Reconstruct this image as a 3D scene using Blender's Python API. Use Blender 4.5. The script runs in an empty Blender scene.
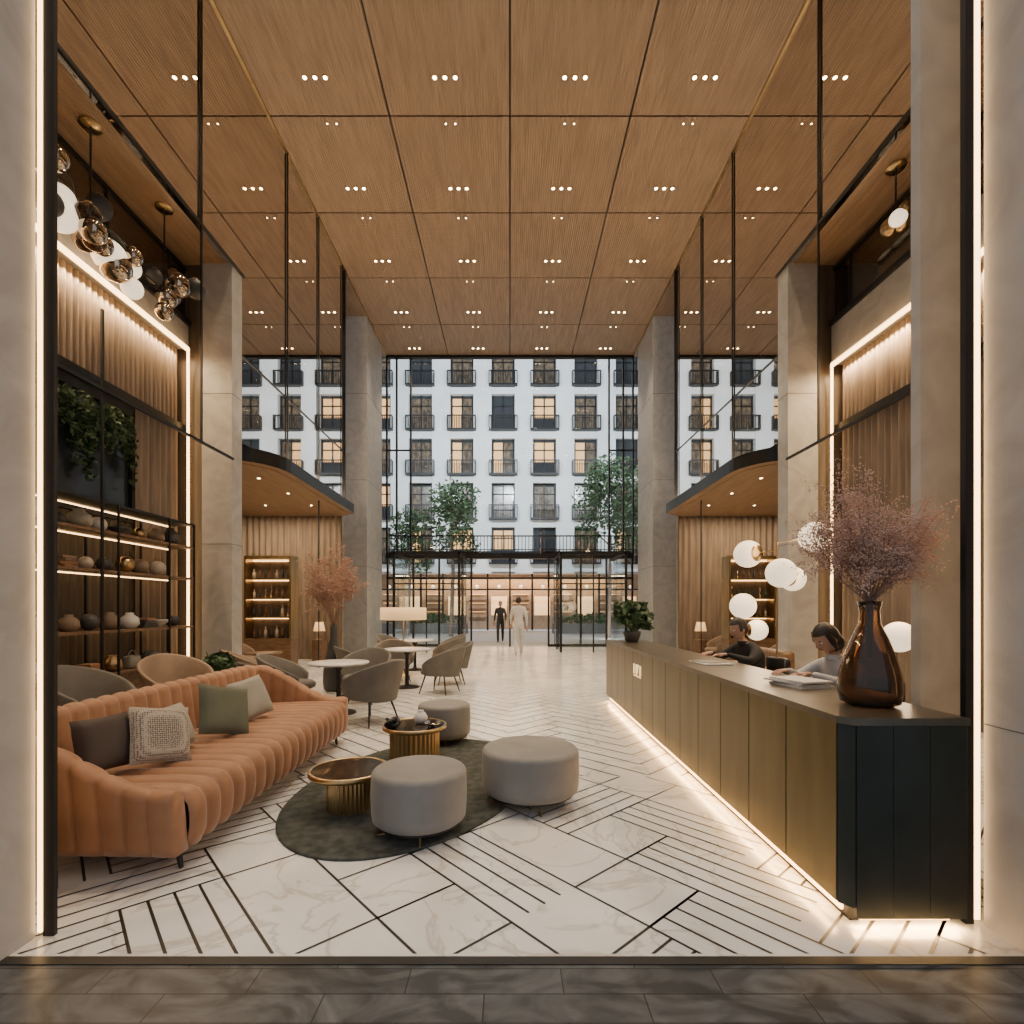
import bpy, bmesh, math, random
from mathutils import Vector, Matrix, Euler
random.seed(7)
sc=bpy.context.scene
PI=math.pi
# ------------------------------------------------------------------ materials
def ramp_mat(name,c1,c2,scale=5,rough=.5,metal=0,bump=0,bscale=60,sheen=0,stretch=(1,1,1),detail=4,emis=None,es=0,trans=0,ior=1.45,p1=.35,p2=.65,dist=0,coat=0):
    m=bpy.data.materials.new(name); m.use_nodes=True
    nt=m.node_tree; N=nt.nodes; L=nt.links
    b=N['Principled BSDF']
    tc=N.new('ShaderNodeTexCoord'); mp=N.new('ShaderNodeMapping'); mp.inputs['Scale'].default_value=stretch
    L.new(tc.outputs['Object'],mp.inputs['Vector'])
    no=N.new('ShaderNodeTexNoise'); no.inputs['Scale'].default_value=scale; no.inputs['Detail'].default_value=detail; no.inputs['Distortion'].default_value=dist
    L.new(mp.outputs[0],no.inputs['Vector'])
    cr=N.new('ShaderNodeValToRGB'); e=cr.color_ramp.elements
    e[0].position=p1; e[1].position=p2; e[0].color=(*c1,1); e[1].color=(*c2,1)
    L.new(no.outputs[0],cr.inputs[0]); L.new(cr.outputs[0],b.inputs['Base Color'])
    b.inputs['Roughness'].default_value=rough; b.inputs['Metallic'].default_value=metal
    if sheen: b.inputs['Sheen Weight'].default_value=sheen; b.inputs['Sheen Roughness'].default_value=.4
    if coat: b.inputs['Coat Weight'].default_value=coat
    if trans: b.inputs['Transmission Weight'].default_value=trans; b.inputs['IOR'].default_value=ior
    if emis: b.inputs['Emission Color'].default_value=(*emis,1); b.inputs['Emission Strength'].default_value=es
    if bump:
        n2=N.new('ShaderNodeTexNoise'); n2.inputs['Scale'].default_value=bscale; L.new(mp.outputs[0],n2.inputs['Vector'])
        bp=N.new('ShaderNodeBump'); bp.inputs['Strength'].default_value=bump; bp.inputs['Distance'].default_value=.01
        L.new(n2.outputs[0],bp.inputs['Height']); L.new(bp.outputs[0],b.inputs['Normal'])
    return m
def pm(name,c,rough=.5,metal=0,var=.12,**k):
    return ramp_mat(name,tuple(x*(1-var) for x in c),tuple(min(1,x*(1+var)) for x in c),rough=rough,metal=metal,**k)
def thin_glass(name,tint=(.9,.95,.95),refl=.12):
    m=bpy.data.materials.new(name); m.use_nodes=True; nt=m.node_tree; N=nt.nodes; L=nt.links
    N.remove(N['Principled BSDF']); out=N['Material Output']
    t=N.new('ShaderNodeBsdfTransparent'); t.inputs[0].default_value=(*tint,1)
    g=N.new('ShaderNodeBsdfGlossy'); g.inputs['Roughness'].default_value=.02; g.inputs[0].default_value=(1,1,1,1)
    lw=N.new('ShaderNodeLayerWeight'); lw.inputs[0].default_value=.2
    ml=N.new('ShaderNodeMath'); ml.operation='MULTIPLY_ADD'; ml.inputs[1].default_value=.5; ml.inputs[2].default_value=refl
    mx=N.new('ShaderNodeMixShader'); L.new(lw.outputs['Fresnel'],ml.inputs[0]); L.new(ml.outputs[0],mx.inputs[0])
    L.new(t.outputs[0],mx.inputs[1]); L.new(g.outputs[0],mx.inputs[2]); L.new(mx.outputs[0],out.inputs[0])
    return m
def emit(name,c,s,sample=True):
    m=ramp_mat(name,c,c,emis=c,es=s,rough=.6)
    if not sample: m.cycles.emission_sampling='NONE'
    return m
def ribbed_wood(name,c1,c2,axis='X',scale=40):
    m=ramp_mat(name,c1,c2,scale=2.5,rough=.45,stretch=(6,.6,6) if axis=='X' else (.6,6,.6),detail=8)
    nt=m.node_tree; N=nt.nodes; L=nt.links; b=N['Principled BSDF']
    w=N.new('ShaderNodeTexWave'); w.wave_type='BANDS'; w.bands_direction=axis; w.inputs['Scale'].default_value=scale
    tc=N.new('ShaderNodeTexCoord'); L.new(tc.outputs['Object'],w.inputs['Vector'])
    bp=N.new('ShaderNodeBump'); bp.inputs['Strength'].default_value=.7; bp.inputs['Distance'].default_value=.012
    L.new(w.outputs[1],bp.inputs['Height']); L.new(bp.outputs[0],b.inputs['Normal'])
    return m
M={}
M['wood']=ribbed_wood('ribbed_oak',(.215,.145,.095),(.29,.20,.135),'X',6)
M['soffit']=ribbed_wood('soffit_oak',(.24,.15,.085),(.33,.21,.12),'X',8)
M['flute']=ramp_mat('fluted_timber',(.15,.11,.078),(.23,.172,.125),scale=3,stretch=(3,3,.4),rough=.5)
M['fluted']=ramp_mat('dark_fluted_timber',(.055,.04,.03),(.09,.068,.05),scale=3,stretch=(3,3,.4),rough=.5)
M['walnut']=ramp_mat('walnut',(.10,.055,.03),(.20,.115,.06),scale=4,stretch=(1,6,6),rough=.4)
M['black']=pm('black_metal',(.010,.010,.011),.45,.3)
M['stone']=ramp_mat('pale_marble_cladding',(.335,.325,.31),(.42,.41,.395),scale=2.0,rough=.5,detail=10,dist=2.2,bump=.08,bscale=90)
M['plaster']=pm('warm_plaster',(.22,.19,.15),.8)
M['brass']=ramp_mat('brushed_brass',(.40,.28,.14),(.52,.38,.20),scale=6,stretch=(1,1,.2),rough=.3,metal=1)
M['bronze']=ramp_mat('olive_brass_panel',(.135,.108,.052),(.18,.143,.07),scale=5,stretch=(1,1,.2),rough=.3,metal=.95)
M['desktop']=ramp_mat('desk_top_bronze',(.12,.10,.072),(.17,.145,.105),scale=4,rough=.28,metal=.6)
M['teal']=pm('dark_olive_lacquer',(.032,.035,.027),.3,.3)
M['mirror']=pm('bronze_mirror',(.76,.70,.63),.015,1,var=.01)
M['glass']=thin_glass('clear_glass',(.93,.96,.97),.02)
M['railglass']=thin_glass('rail_glass',(.50,.47,.44),.10)
M['led']=emit('warm_led',(1,.60,.25),8)
M['spot']=emit('downlight_lens',(1,.76,.44),30,False)
M['globe']=emit('opal_globe',(1,.82,.58),1.3)
M['shade']=emit('linen_shade',(1,.66,.32),.6)
M['orange']=ramp_mat('camel_velvet',(.235,.108,.050),(.31,.148,.072),scale=5,rough=.6,sheen=.22,bump=.1,bscale=200)
M['greyv']=ramp_mat('grey_velvet',(.165,.157,.145),(.215,.205,.19),scale=3,rough=.8,sheen=.2,bump=.1,bscale=200)
M['tan']=pm('tan_leather',(.22,.155,.105),.6)
M['greyf']=pm('grey_boucle',(.13,.12,.108),.9,bump=.4,bscale=150)
M['white']=pm('white_lacquer',(.60,.58,.55),.35,var=.03)
M['rug']=ramp_mat('moss_rug',(.03,.034,.029),(.07,.074,.062),scale=14,rough=1,bump=.6,bscale=160,detail=10)
M['cgreen']=pm('green_cushion',(.095,.10,.068),.9,bump=.2,bscale=150)
M['cbrown']=pm('umber_cushion',(.06,.045,.038),.9,bump=.2,bscale=150)
M['clight']=pm('stone_cushion',(.28,.265,.225),.9,bump=.2,bscale=150)
M['leaf']=pm('leaf_green',(.030,.065,.022),.6,var=.4,scale=9)
M['leaf2']=pm('tree_leaf',(.04,.075,.03),.7,var=.4,scale=3)
M['bark']=pm('bark',(.10,.07,.05),.9)
M['twig']=pm('dried_twig',(.26,.16,.12),.9)
M['pink']=pm('dried_blossom',(.52,.34,.26),.9,var=.2,scale=20)
M['skin']=pm('skin',(.45,.26,.175),.55,var=.04)
M['hair']=pm('dark_hair',(.018,.012,.009),.5)
M['suit']=pm('black_suit',(.015,.015,.017),.8)
M['wcloth']=pm('white_cloth',(.58,.56,.53),.85,var=.05)
M['shirt']=pm('pale_shirt',(.45,.45,.46),.85,var=.05)
M['eyew']=pm('eye_white',(.8,.8,.8),.2)
M['lip']=pm('lips',(.40,.14,.12),.5)
M['facade']=ramp_mat('white_render',(.70,.71,.70),(.80,.81,.80),scale=.6,rough=.9)
M['winwarm']=emit('warm_window',(1,.55,.22),.38,False)
M['windim']=ramp_mat('curtained_window',(.05,.04,.03),(.20,.14,.085),scale=2.5,rough=.2,detail=2,stretch=(2,1,1))
M['windark']=pm('dark_window',(.03,.036,.042),.1,.0)
M['shopglow']=emit('shop_glow',(1,.62,.30),1.0,False)
M['shopwall']=pm('shop_wall',(.34,.23,.145),.7)
M['pave']=pm('pavement',(.32,.30,.27),.7)
M['amber']=ramp_mat('smoked_amber_glass',(.26,.165,.10),(.32,.21,.125),scale=2,rough=.02,trans=.92,ior=1.4)
M['chrome']=pm('smoked_chrome',(.42,.36,.30),.06,1)
M['paper']=pm('paper',(.58,.56,.53),.7,var=.04)
M['pot']=pm('charcoal_pot',(.05,.05,.05),.5)
M['cream']=pm('cream_ceramic',(.50,.44,.36),.4)
M['joint']=pm('stone_joint',(.14,.13,.12),.9)
M['inlay']=pm('black_inlay',(.012,.012,.012),.4)
def marble():
    m=ramp_mat('marble_floor',(.58,.565,.54),(.74,.73,.71),scale=1.1,rough=.20,detail=6,dist=.6)
    nt=m.node_tree; N=nt.nodes; L=nt.links; b=N['Principled BSDF']
    tc=N.new('ShaderNodeTexCoord'); n=N.new('ShaderNodeTexNoise'); n.inputs['Scale'].default_value=1.3; n.inputs['Detail'].default_value=9; n.inputs['Distortion'].default_value=1.8
    L.new(tc.outputs['Object'],n.inputs['Vector'])
    r=N.new('ShaderNodeValToRGB'); r.color_ramp.elements[0].position=.475; r.color_ramp.elements[1].position=.525
    r.color_ramp.elements[0].color=(1,1,1,1); r.color_ramp.elements[1].color=(1,1,1,1)
    e=r.color_ramp.elements.new(.5); e.color=(.66,.62,.57,1)
    L.new(n.outputs[0],r.inputs[0])
    mx=N.new('ShaderNodeMix'); mx.data_type='RGBA'; mx.blend_type='MULTIPLY'; mx.inputs[0].default_value=.75
    src=b.inputs['Base Color'].links[0].from_socket
    L.new(src,mx.inputs[6]); L.new(r.outputs[0],mx.inputs[7]); L.new(mx.outputs[2],b.inputs['Base Color'])
    return m
M['marble']=marble()
def darktile():
    m=ramp_mat('grey_slate_tile',(.034,.037,.041),(.12,.125,.132),scale=2.2,rough=.36,detail=10,dist=2.8,stretch=(1,1.6,1),p1=.4,p2=.7)
    nt=m.node_tree; N=nt.nodes; L=nt.links; b=N['Principled BSDF']
    tc=N.new('ShaderNodeTexCoord'); br=N.new('ShaderNodeTexBrick')
    mp=N.new('ShaderNodeMapping'); mp.inputs['Location'].default_value=(.1,-.03,0); L.new(tc.outputs['Object'],mp.inputs[0]); L.new(mp.outputs[0],br.inputs[0])
    br.inputs['Scale'].default_value=1; br.inputs['Brick Width'].default_value=.62; br.inputs['Row Height'].default_value=.14
    br.inputs['Mortar Size'].default_value=.003; br.inputs['Color1'].default_value=(1,1,1,1); br.inputs['Color2'].default_value=(.7,.7,.7,1); br.inputs['Mortar'].default_value=(.15,.15,.15,1)
    mx=N.new('ShaderNodeMix'); mx.data_type='RGBA'; mx.blend_type='MULTIPLY'; mx.inputs[0].default_value=1
    src=b.inputs['Base Color'].links[0].from_socket
    L.new(src,mx.inputs[6]); L.new(br.outputs[0],mx.inputs[7]); L.new(mx.outputs[2],b.inputs['Base Color'])
    return m
M['dark_tile']=darktile()
def pattern_cushion():
    m=pm('patterned_cushion',(.5,.45,.38),.9); nt=m.node_tree; N=nt.nodes; L=nt.links; b=N['Principled BSDF']
    tc=N.new('ShaderNodeTexCoord'); v=N.new('ShaderNodeTexVoronoi'); v.inputs['Scale'].default_value=75; v.inputs['Randomness'].default_value=.25
    L.new(tc.outputs['Object'],v.inputs['Vector']); r=N.new('ShaderNodeValToRGB'); r.color_ramp.elements[0].position=.32; r.color_ramp.elements[1].position=.46
    r.color_ramp.elements[0].color=(.08,.06,.05,1); r.color_ramp.elements[1].color=(.36,.32,.27,1)
    L.new(v.outputs['Distance'],r.inputs[0]); L.new(r.outputs[0],b.inputs['Base Color']); return m
M['cpat']=pattern_cushion()
M['topmarb']=ramp_mat('dark_veined_marble',(.012,.010,.007),(.20,.13,.06),scale=7,rough=.08,detail=8,dist=2,p1=.5,p2=.8)
M['logo']=emit('logo_glow',(1,.74,.36),1.2)
# ------------------------------------------------------------------ mesh builder
class MB:
    def __init__(s,name): s.name=name; s.v=[]; s.f=[]; s.m=[]; s.sm=[]; s.mats=[]
    def mi(s,mat):
        mat=M[mat] if isinstance(mat,str) else mat
        if mat not in s.mats: s.mats.append(mat)
        return s.mats.index(mat)
    def add(s,vs,fs,mat,smooth=False,X=None):
        o=len(s.v); i=s.mi(mat)
        for v in vs:
            v=Vector(v); s.v.append(X@v if X is not None else v)
        for f in fs: s.f.append([o+k for k in f]); s.m.append(i); s.sm.append(smooth)
    def box(s,c,d,mat,bev=0,rot=(0,0,0),X=None,seg=2):
        bm=bmesh.new(); bmesh.ops.create_cube(bm,size=1)
        for v in bm.verts: v.co=Vector((v.co.x*d[0],v.co.y*d[1],v.co.z*d[2]))
        if bev: bmesh.ops.bevel(bm,geom=list(bm.edges),offset=bev,segments=seg,affect='EDGES',profile=.5)
        R=Matrix.Translation(c)@Euler(rot).to_matrix().to_4x4()
        if X is not None: R=X@R
        bm.verts.index_update()
        s.add([v.co.copy() for v in bm.verts],[[v.index for v in f.verts] for f in bm.faces],mat,bool(bev and bev>.015),R); bm.free()
    def b2(s,x0,x1,y0,y1,z0,z1,mat,bev=0):
        s.box(((x0+x1)/2,(y0+y1)/2,(z0+z1)/2),(abs(x1-x0),abs(y1-y0),abs(z1-z0)),mat,bev)
    def lathe(s,prof,c=(0,0,0),mat='black',seg=32,smooth=True,X=None,sx=1,sy=1,cap=True,flutes=0,fd=0):
        vs=[];fs=[];n=len(prof)
        for j in range(seg):
            a=2*PI*j/seg
            for r,z in prof:
                rr=r*(1+(fd*math.cos(a*flutes) if flutes else 0))
                vs.append((c[0]+rr*math.cos(a)*sx,c[1]+rr*math.sin(a)*sy,c[2]+z))
        for j in range(seg):
            k=(j+1)%seg
            for i in range(n-1): fs.append([j*n+i,k*n+i,k*n+i+1,j*n+i+1])
        s.add(vs,fs,mat,smooth,X)
        if cap:
            for i in (0,n-1):
                if prof[i][0]>1e-4:
                    o=[vs[j*n+i] for j in range(seg)]
                    s.add(o,[list(range(seg))] if i else [list(range(seg))[::-1]],mat,False,X)
    def cyl(s,c,r,h,mat,seg=24,X=None): s.lathe([(r,0),(r,h)],c,mat,seg,True,X)
    def sph(s,c,r,mat,seg=20,X=None,fn=None):
        r=(r,r,r) if not hasattr(r,'__len__') else r
        vs=[];fs=[];n=seg//2
        for i in range(n+1):
            t=PI*i/n
            for j in range(seg):
                a=2*PI*j/seg; p=(math.sin(t)*math.cos(a),math.sin(t)*math.sin(a),math.cos(t))
                if fn: p=fn(*p)
                vs.append((c[0]+p[0]*r[0],c[1]+p[1]*r[1],c[2]+p[2]*r[2]))
        for i in range(n):
            for j in range(seg):
                k=(j+1)%seg; fs.append([i*seg+j,(i+1)*seg+j,(i+1)*seg+k,i*seg+k])
        s.add(vs,fs,mat,True,X)
    def tube(s,pts,r,mat,seg=8,X=None):
        pts=[Vector(p) for p in pts]; n=len(pts); rs=r if hasattr(r,'__len__') else [r]*n
        vs=[];fs=[]; up=None
        for i,p in enumerate(pts):
            t=(pts[min(i+1,n-1)]-pts[max(i-1,0)]).normalized()
            if up is None: up=Vector((0,0,1)) if abs(t.z)<.9 else Vector((1,0,0))
            a=t.cross(up).normalized(); b=a.cross(t).normalized(); up=b
            for j in range(seg):
                q=2*PI*j/seg; vs.append(p+(a*math.cos(q)+b*math.sin(q))*rs[i])
        for i in range(n-1):
            for j in range(seg):
                k=(j+1)%seg; fs.append([i*seg+j,i*seg+k,(i+1)*seg+k,(i+1)*seg+j])
        fs.append(list(range(seg))); fs.append([ (n-1)*seg+j for j in range(seg)][::-1])
        s.add(vs,fs,mat,True,X)
    def prism(s,poly,z0,z1,mat,matb=None,X=None):
        n=len(poly); vs=[(x,y,z0) for x,y in poly]+[(x,y,z1) for x,y in poly]
        s.add(vs,[[i,(i+1)%n,n+(i+1)%n,n+i] for i in range(n)],mat,False,X)
        s.add([(x,y,z0) for x,y in poly],[list(range(n))[::-1]],matb or mat,False,X)
        s.add([(x,y,z1) for x,y in poly],[list(range(n))],mat,False,X)
    def flute(s,p0,p1,z0,z1,pitch,depth,mat,nrm):
        p0=Vector((*p0,0));p1=Vector((*p1,0)); L=(p1-p0).length; n=max(4,int(L/pitch)*6); nv=Vector((*nrm,0))
        vs=[];fs=[]
        for i in range(n+1):
            t=i/n; o=abs(math.sin(PI*t*L/pitch))*depth; p=p0.lerp(p1,t)+nv*o
            vs.append((p.x,p.y,z0)); vs.append((p.x,p.y,z1))
        for i in range(n): fs.append([2*i,2*i+2,2*i+3,2*i+1])
        s.add(vs,fs,mat,True)
    def wall(s,path,hs,z0,th,mat,bulge=None,lean=0,X=None):
        n=len(path); P=[Vector((p[0],p[1],0)) for p in path]; vs=[];fs=[]; t=th/2
        for i in range(n):
            d=(P[min(i+1,n-1)]-P[max(i-1,0)]).normalized(); nn=Vector((-d.y,d.x,0)); b=bulge[i] if bulge else 0
            h=hs[i]; z=z0[i] if hasattr(z0,'__len__') else z0
            sec=[(-t-b*.3,z),(-t-b,z+.04),(-t-b,(z+h)/2),(-t-b,h-t),(-t*.75-b,h-t*.35),(0,h+b*.6),(t*.75+b,h-t*.35),(t+b,h-t),(t+b,(z+h)/2),(t+b,z+.04),(t+b*.3,z)]
            k=len(sec)
            for o,zz in sec: q=P[i]+nn*(o-lean*(zz-z)); vs.append((q.x,q.y,zz))
        for i in range(n-1):
            for j in range(k): jj=(j+1)%k; fs.append([i*k+j,i*k+jj,(i+1)*k+jj,(i+1)*k+j])
        fs.append(list(range(k))[::-1]); fs.append([(n-1)*k+j for j in range(k)])
        s.add(vs,fs,mat,True,X)
    def leaves(s,n,c,r,size,mat,hollow=0,X=None):
        vs=[];fs=[]
        for i in range(n):
            while True:
                p=Vector([random.uniform(-1,1) for _ in range(3)])
                if hollow<p.length<=1: break
            p=Vector((c[0]+p.x*r[0],c[1]+p.y*r[1],c[2]+p.z*r[2]))
            R=Euler([random.uniform(0,6.28) for _ in range(3)]).to_matrix(); q=size*random.uniform(.6,1.3)
            o=len(vs)
            for a in ((0,-1,0),(.4,-.2,.08),(.3,.5,0),(0,1,0),(-.3,.5,0),(-.4,-.2,.08)): vs.append(p+R@(Vector(a)*q))
            fs.append([o+k for k in range(6)])
        s.add(vs,fs,mat,False,X)
    def blobs(s,pts,size,mat,X=None):
        vs=[];fs=[]
        for p in pts:
            q=size*random.uniform(.6,1.4); o=len(vs)
            for a in ((1,0,0),(-1,0,0),(0,1,0),(0,-1,0),(0,0,1),(0,0,-1)): vs.append(Vector(p)+Vector(a)*q)
            for f in ((0,2,4),(2,1,4),(1,3,4),(3,0,4),(2,0,5),(1,2,5),(3,1,5),(0,3,5)): fs.append([o+k for k in f])
        s.add(vs,fs,mat,False,X)
    def build(s,parent=None):
        me=bpy.data.meshes.new(s.name); me.from_pydata([tuple(v) for v in s.v],[],s.f)
        for m in s.mats: me.materials.append(m)
        me.polygons.foreach_set('material_index',s.m); me.polygons.foreach_set('use_smooth',s.sm); me.update()
        ob=bpy.data.objects.new(s.name,me); sc.collection.objects.link(ob)
        if parent: ob.parent=parent
        return ob
def T(x,y,z=0,rz=0,sc_=1): return Matrix.Translation((x,y,z))@Matrix.Rotation(rz,4,'Z')@Matrix.Scale(sc_,4)
def area(name,loc,sx,sy,e,col=(1,.74,.46),rot=(0,0,0),spread=PI):
    l=bpy.data.lights.new(name,'AREA'); l.shape='RECTANGLE'; l.size=sx; l.size_y=sy; l.energy=e; l.color=col; l.spread=spread
    o=bpy.data.objects.new(name,l); o.location=loc; o.rotation_euler=rot; sc.collection.objects.link(o); return o
def point(name,loc,e,col=(1,.72,.44),r=.1):
    l=bpy.data.lights.new(name,'POINT'); l.energy=e; l.color=col; l.shadow_soft_size=r
    o=bpy.data.objects.new(name,l); o.location=loc; sc.collection.objects.link(o); return o
# ------------------------------------------------------------------ constants
HC=11.3; XS=4.8; YE=19.9; YM=14.8
# ------------------------------------------------------------------ floors
b=MB('floor'); b.b2(-9.2,9.2,2.2,YE,-.2,0,'marble')
def clip(poly,x0,x1,y0,y1):
    for ax,val,sg in ((0,x0,1),(0,x1,-1),(1,y0,1),(1,y1,-1)):
        out=[]
        for i in range(len(poly)):
            a=poly[i]; c=poly[(i+1)%len(poly)]; da=(a[ax]-val)*sg; dc=(c[ax]-val)*sg
            if da>=0: out.append(a)
            if (da>=0)!=(dc>=0):
                t=da/(da-dc); out.append((a[0]+(c[0]-a[0])*t,a[1]+(c[1]-a[1])*t))
        poly=out
        if len(poly)<3: return None
    return poly
inlay_v=[];inlay_f=[]
def strip(p,q,w,R,reg):
    p=Vector(p);q=Vector(q); d=(q-p).normalized(); n=Vector((-d.y,d.x))*w/2
    poly=[R(p+n),R(p-n),R(q-n),R(q+n)]; poly=clip(poly,*reg)
    if poly:
        o=len(inlay_v)
        for a in poly: inlay_v.append((a[0],a[1],.0015))
        inlay_f.append(list(range(o,o+len(poly))))
def herring(W,n,ang,org,lines,w,reg,skip=0,K=60):
    L=n*W; ca,sa=math.cos(ang),math.sin(ang)
    def R(v): return (org[0]+v[0]*ca-v[1]*sa,org[1]+v[0]*sa+v[1]*ca)
    for j in range(-K,K):
        for k in range(-K,K):
            ox=k*W+j*L; oy=k*W-j*L; cx,cy=R((ox,oy))
            if not(reg[0]-2*L<cx<reg[1]+2*L and reg[2]-2*L<cy<reg[3]+2*L): continue
            plain=random.random()<skip; nl=1 if plain else lines
            for i in range(nl): strip((ox,oy+W*i/nl),(ox+L,oy+W*i/nl),w,R,reg)
            strip((ox+L,oy),(ox+L,oy+W),w,R,reg)
            if plain: strip((ox+L*.5,oy),(ox+L*.5,oy+W),w,R,reg)
            plain=random.random()<skip; nl=1 if plain else lines
            for i in range(nl): strip((ox-W*i/nl,oy),(ox-W*i/nl,oy+L),w,R,reg)
            strip((ox-W,oy+L),(ox,oy+L),w,R,reg)
            if plain: strip((ox-W,oy+L*.5),(ox,oy+L*.5),w,R,reg)
herring(.46,2,math.radians(42),(.35,2.75),4,.014,(-5.5,5.5,2.22,4.55),skip=.33,K=18)
herring(.22,4,math.radians(45),(0,4.6),1,.018,(-5.5,5.5,4.57,17.2),K=40)
b.add(inlay_v,inlay_f,'inlay'); b.build()
b=MB('threshold_trim'); b.b2(-2.2,2.3,2.15,2.2,-.2,.004,'inlay'); b.build()
b=MB('ground_pavement'); b.b2(-10,10,-6,2.15,-.2,0,'dark_tile'); b.build()
b=MB('ground_courtyard'); b.b2(-16,16,YE+.0,34,-.25,-.005,'pave'); b.build()
# ------------------------------------------------------------------ ceiling
b=MB('ceiling'); b.b2(-9.2,9.2,2.3,20.2,HC+.05,HC+.4,'black')
ys=[2.7,5.2,7.7,10.2,12.7,15.2,17.7,20.0]
for i in range(4):
    x0=-4.8+2.4*i
    for j in range(7): b.b2(x0+.018,x0+2.382,ys[j]+.018,ys[j+1]-.018,HC,HC+.06,'wood')
for s in (-1,1):
    b.b2(s*4.77,s*4.80,2.7,20,HC-.04,HC+.02,'brass')
    b.b2(s*4.82,s*9.1,YM,20,HC,HC+.05,'wood')
b.build()
b=MB('recessed_downlight')
for i in range(4):
    cx=-3.6+2.4*i
    for j in range(7):
        d=ys[j+1]-ys[j]
        for fr,ks,rr in ((.70,(-1,0,1),.036),(.06,(-.5,.5),.015) ):
            y=ys[j]+d*fr
            for k in ks:
                b.lathe([(rr*1.5,0),(rr*1.4,-.012),(rr*1.1,-.012)],(cx+k*.19,y,HC),'brass',12)
                b.lathe([(0,-.014),(rr,-.014)],(cx+k*.19,y,HC),'spot',12,cap=False)
b.build()
def spotl(x,y,e,ang=80):
    l=bpy.data.lights.new('ceiling_spot_light','SPOT'); l.energy=e; l.spot_size=math.radians(ang); l.spot_blend=.7; l.color=(1,.79,.54); l.shadow_soft_size=.10
    o=bpy.data.objects.new('ceiling_spot_light',l); o.location=(x,y,HC-.08); sc.collection.objects.link(o)
for i in range(4):
    for j in range(7): spotl(-3.6+2.4*i,ys[j]+1.75,450)
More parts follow.
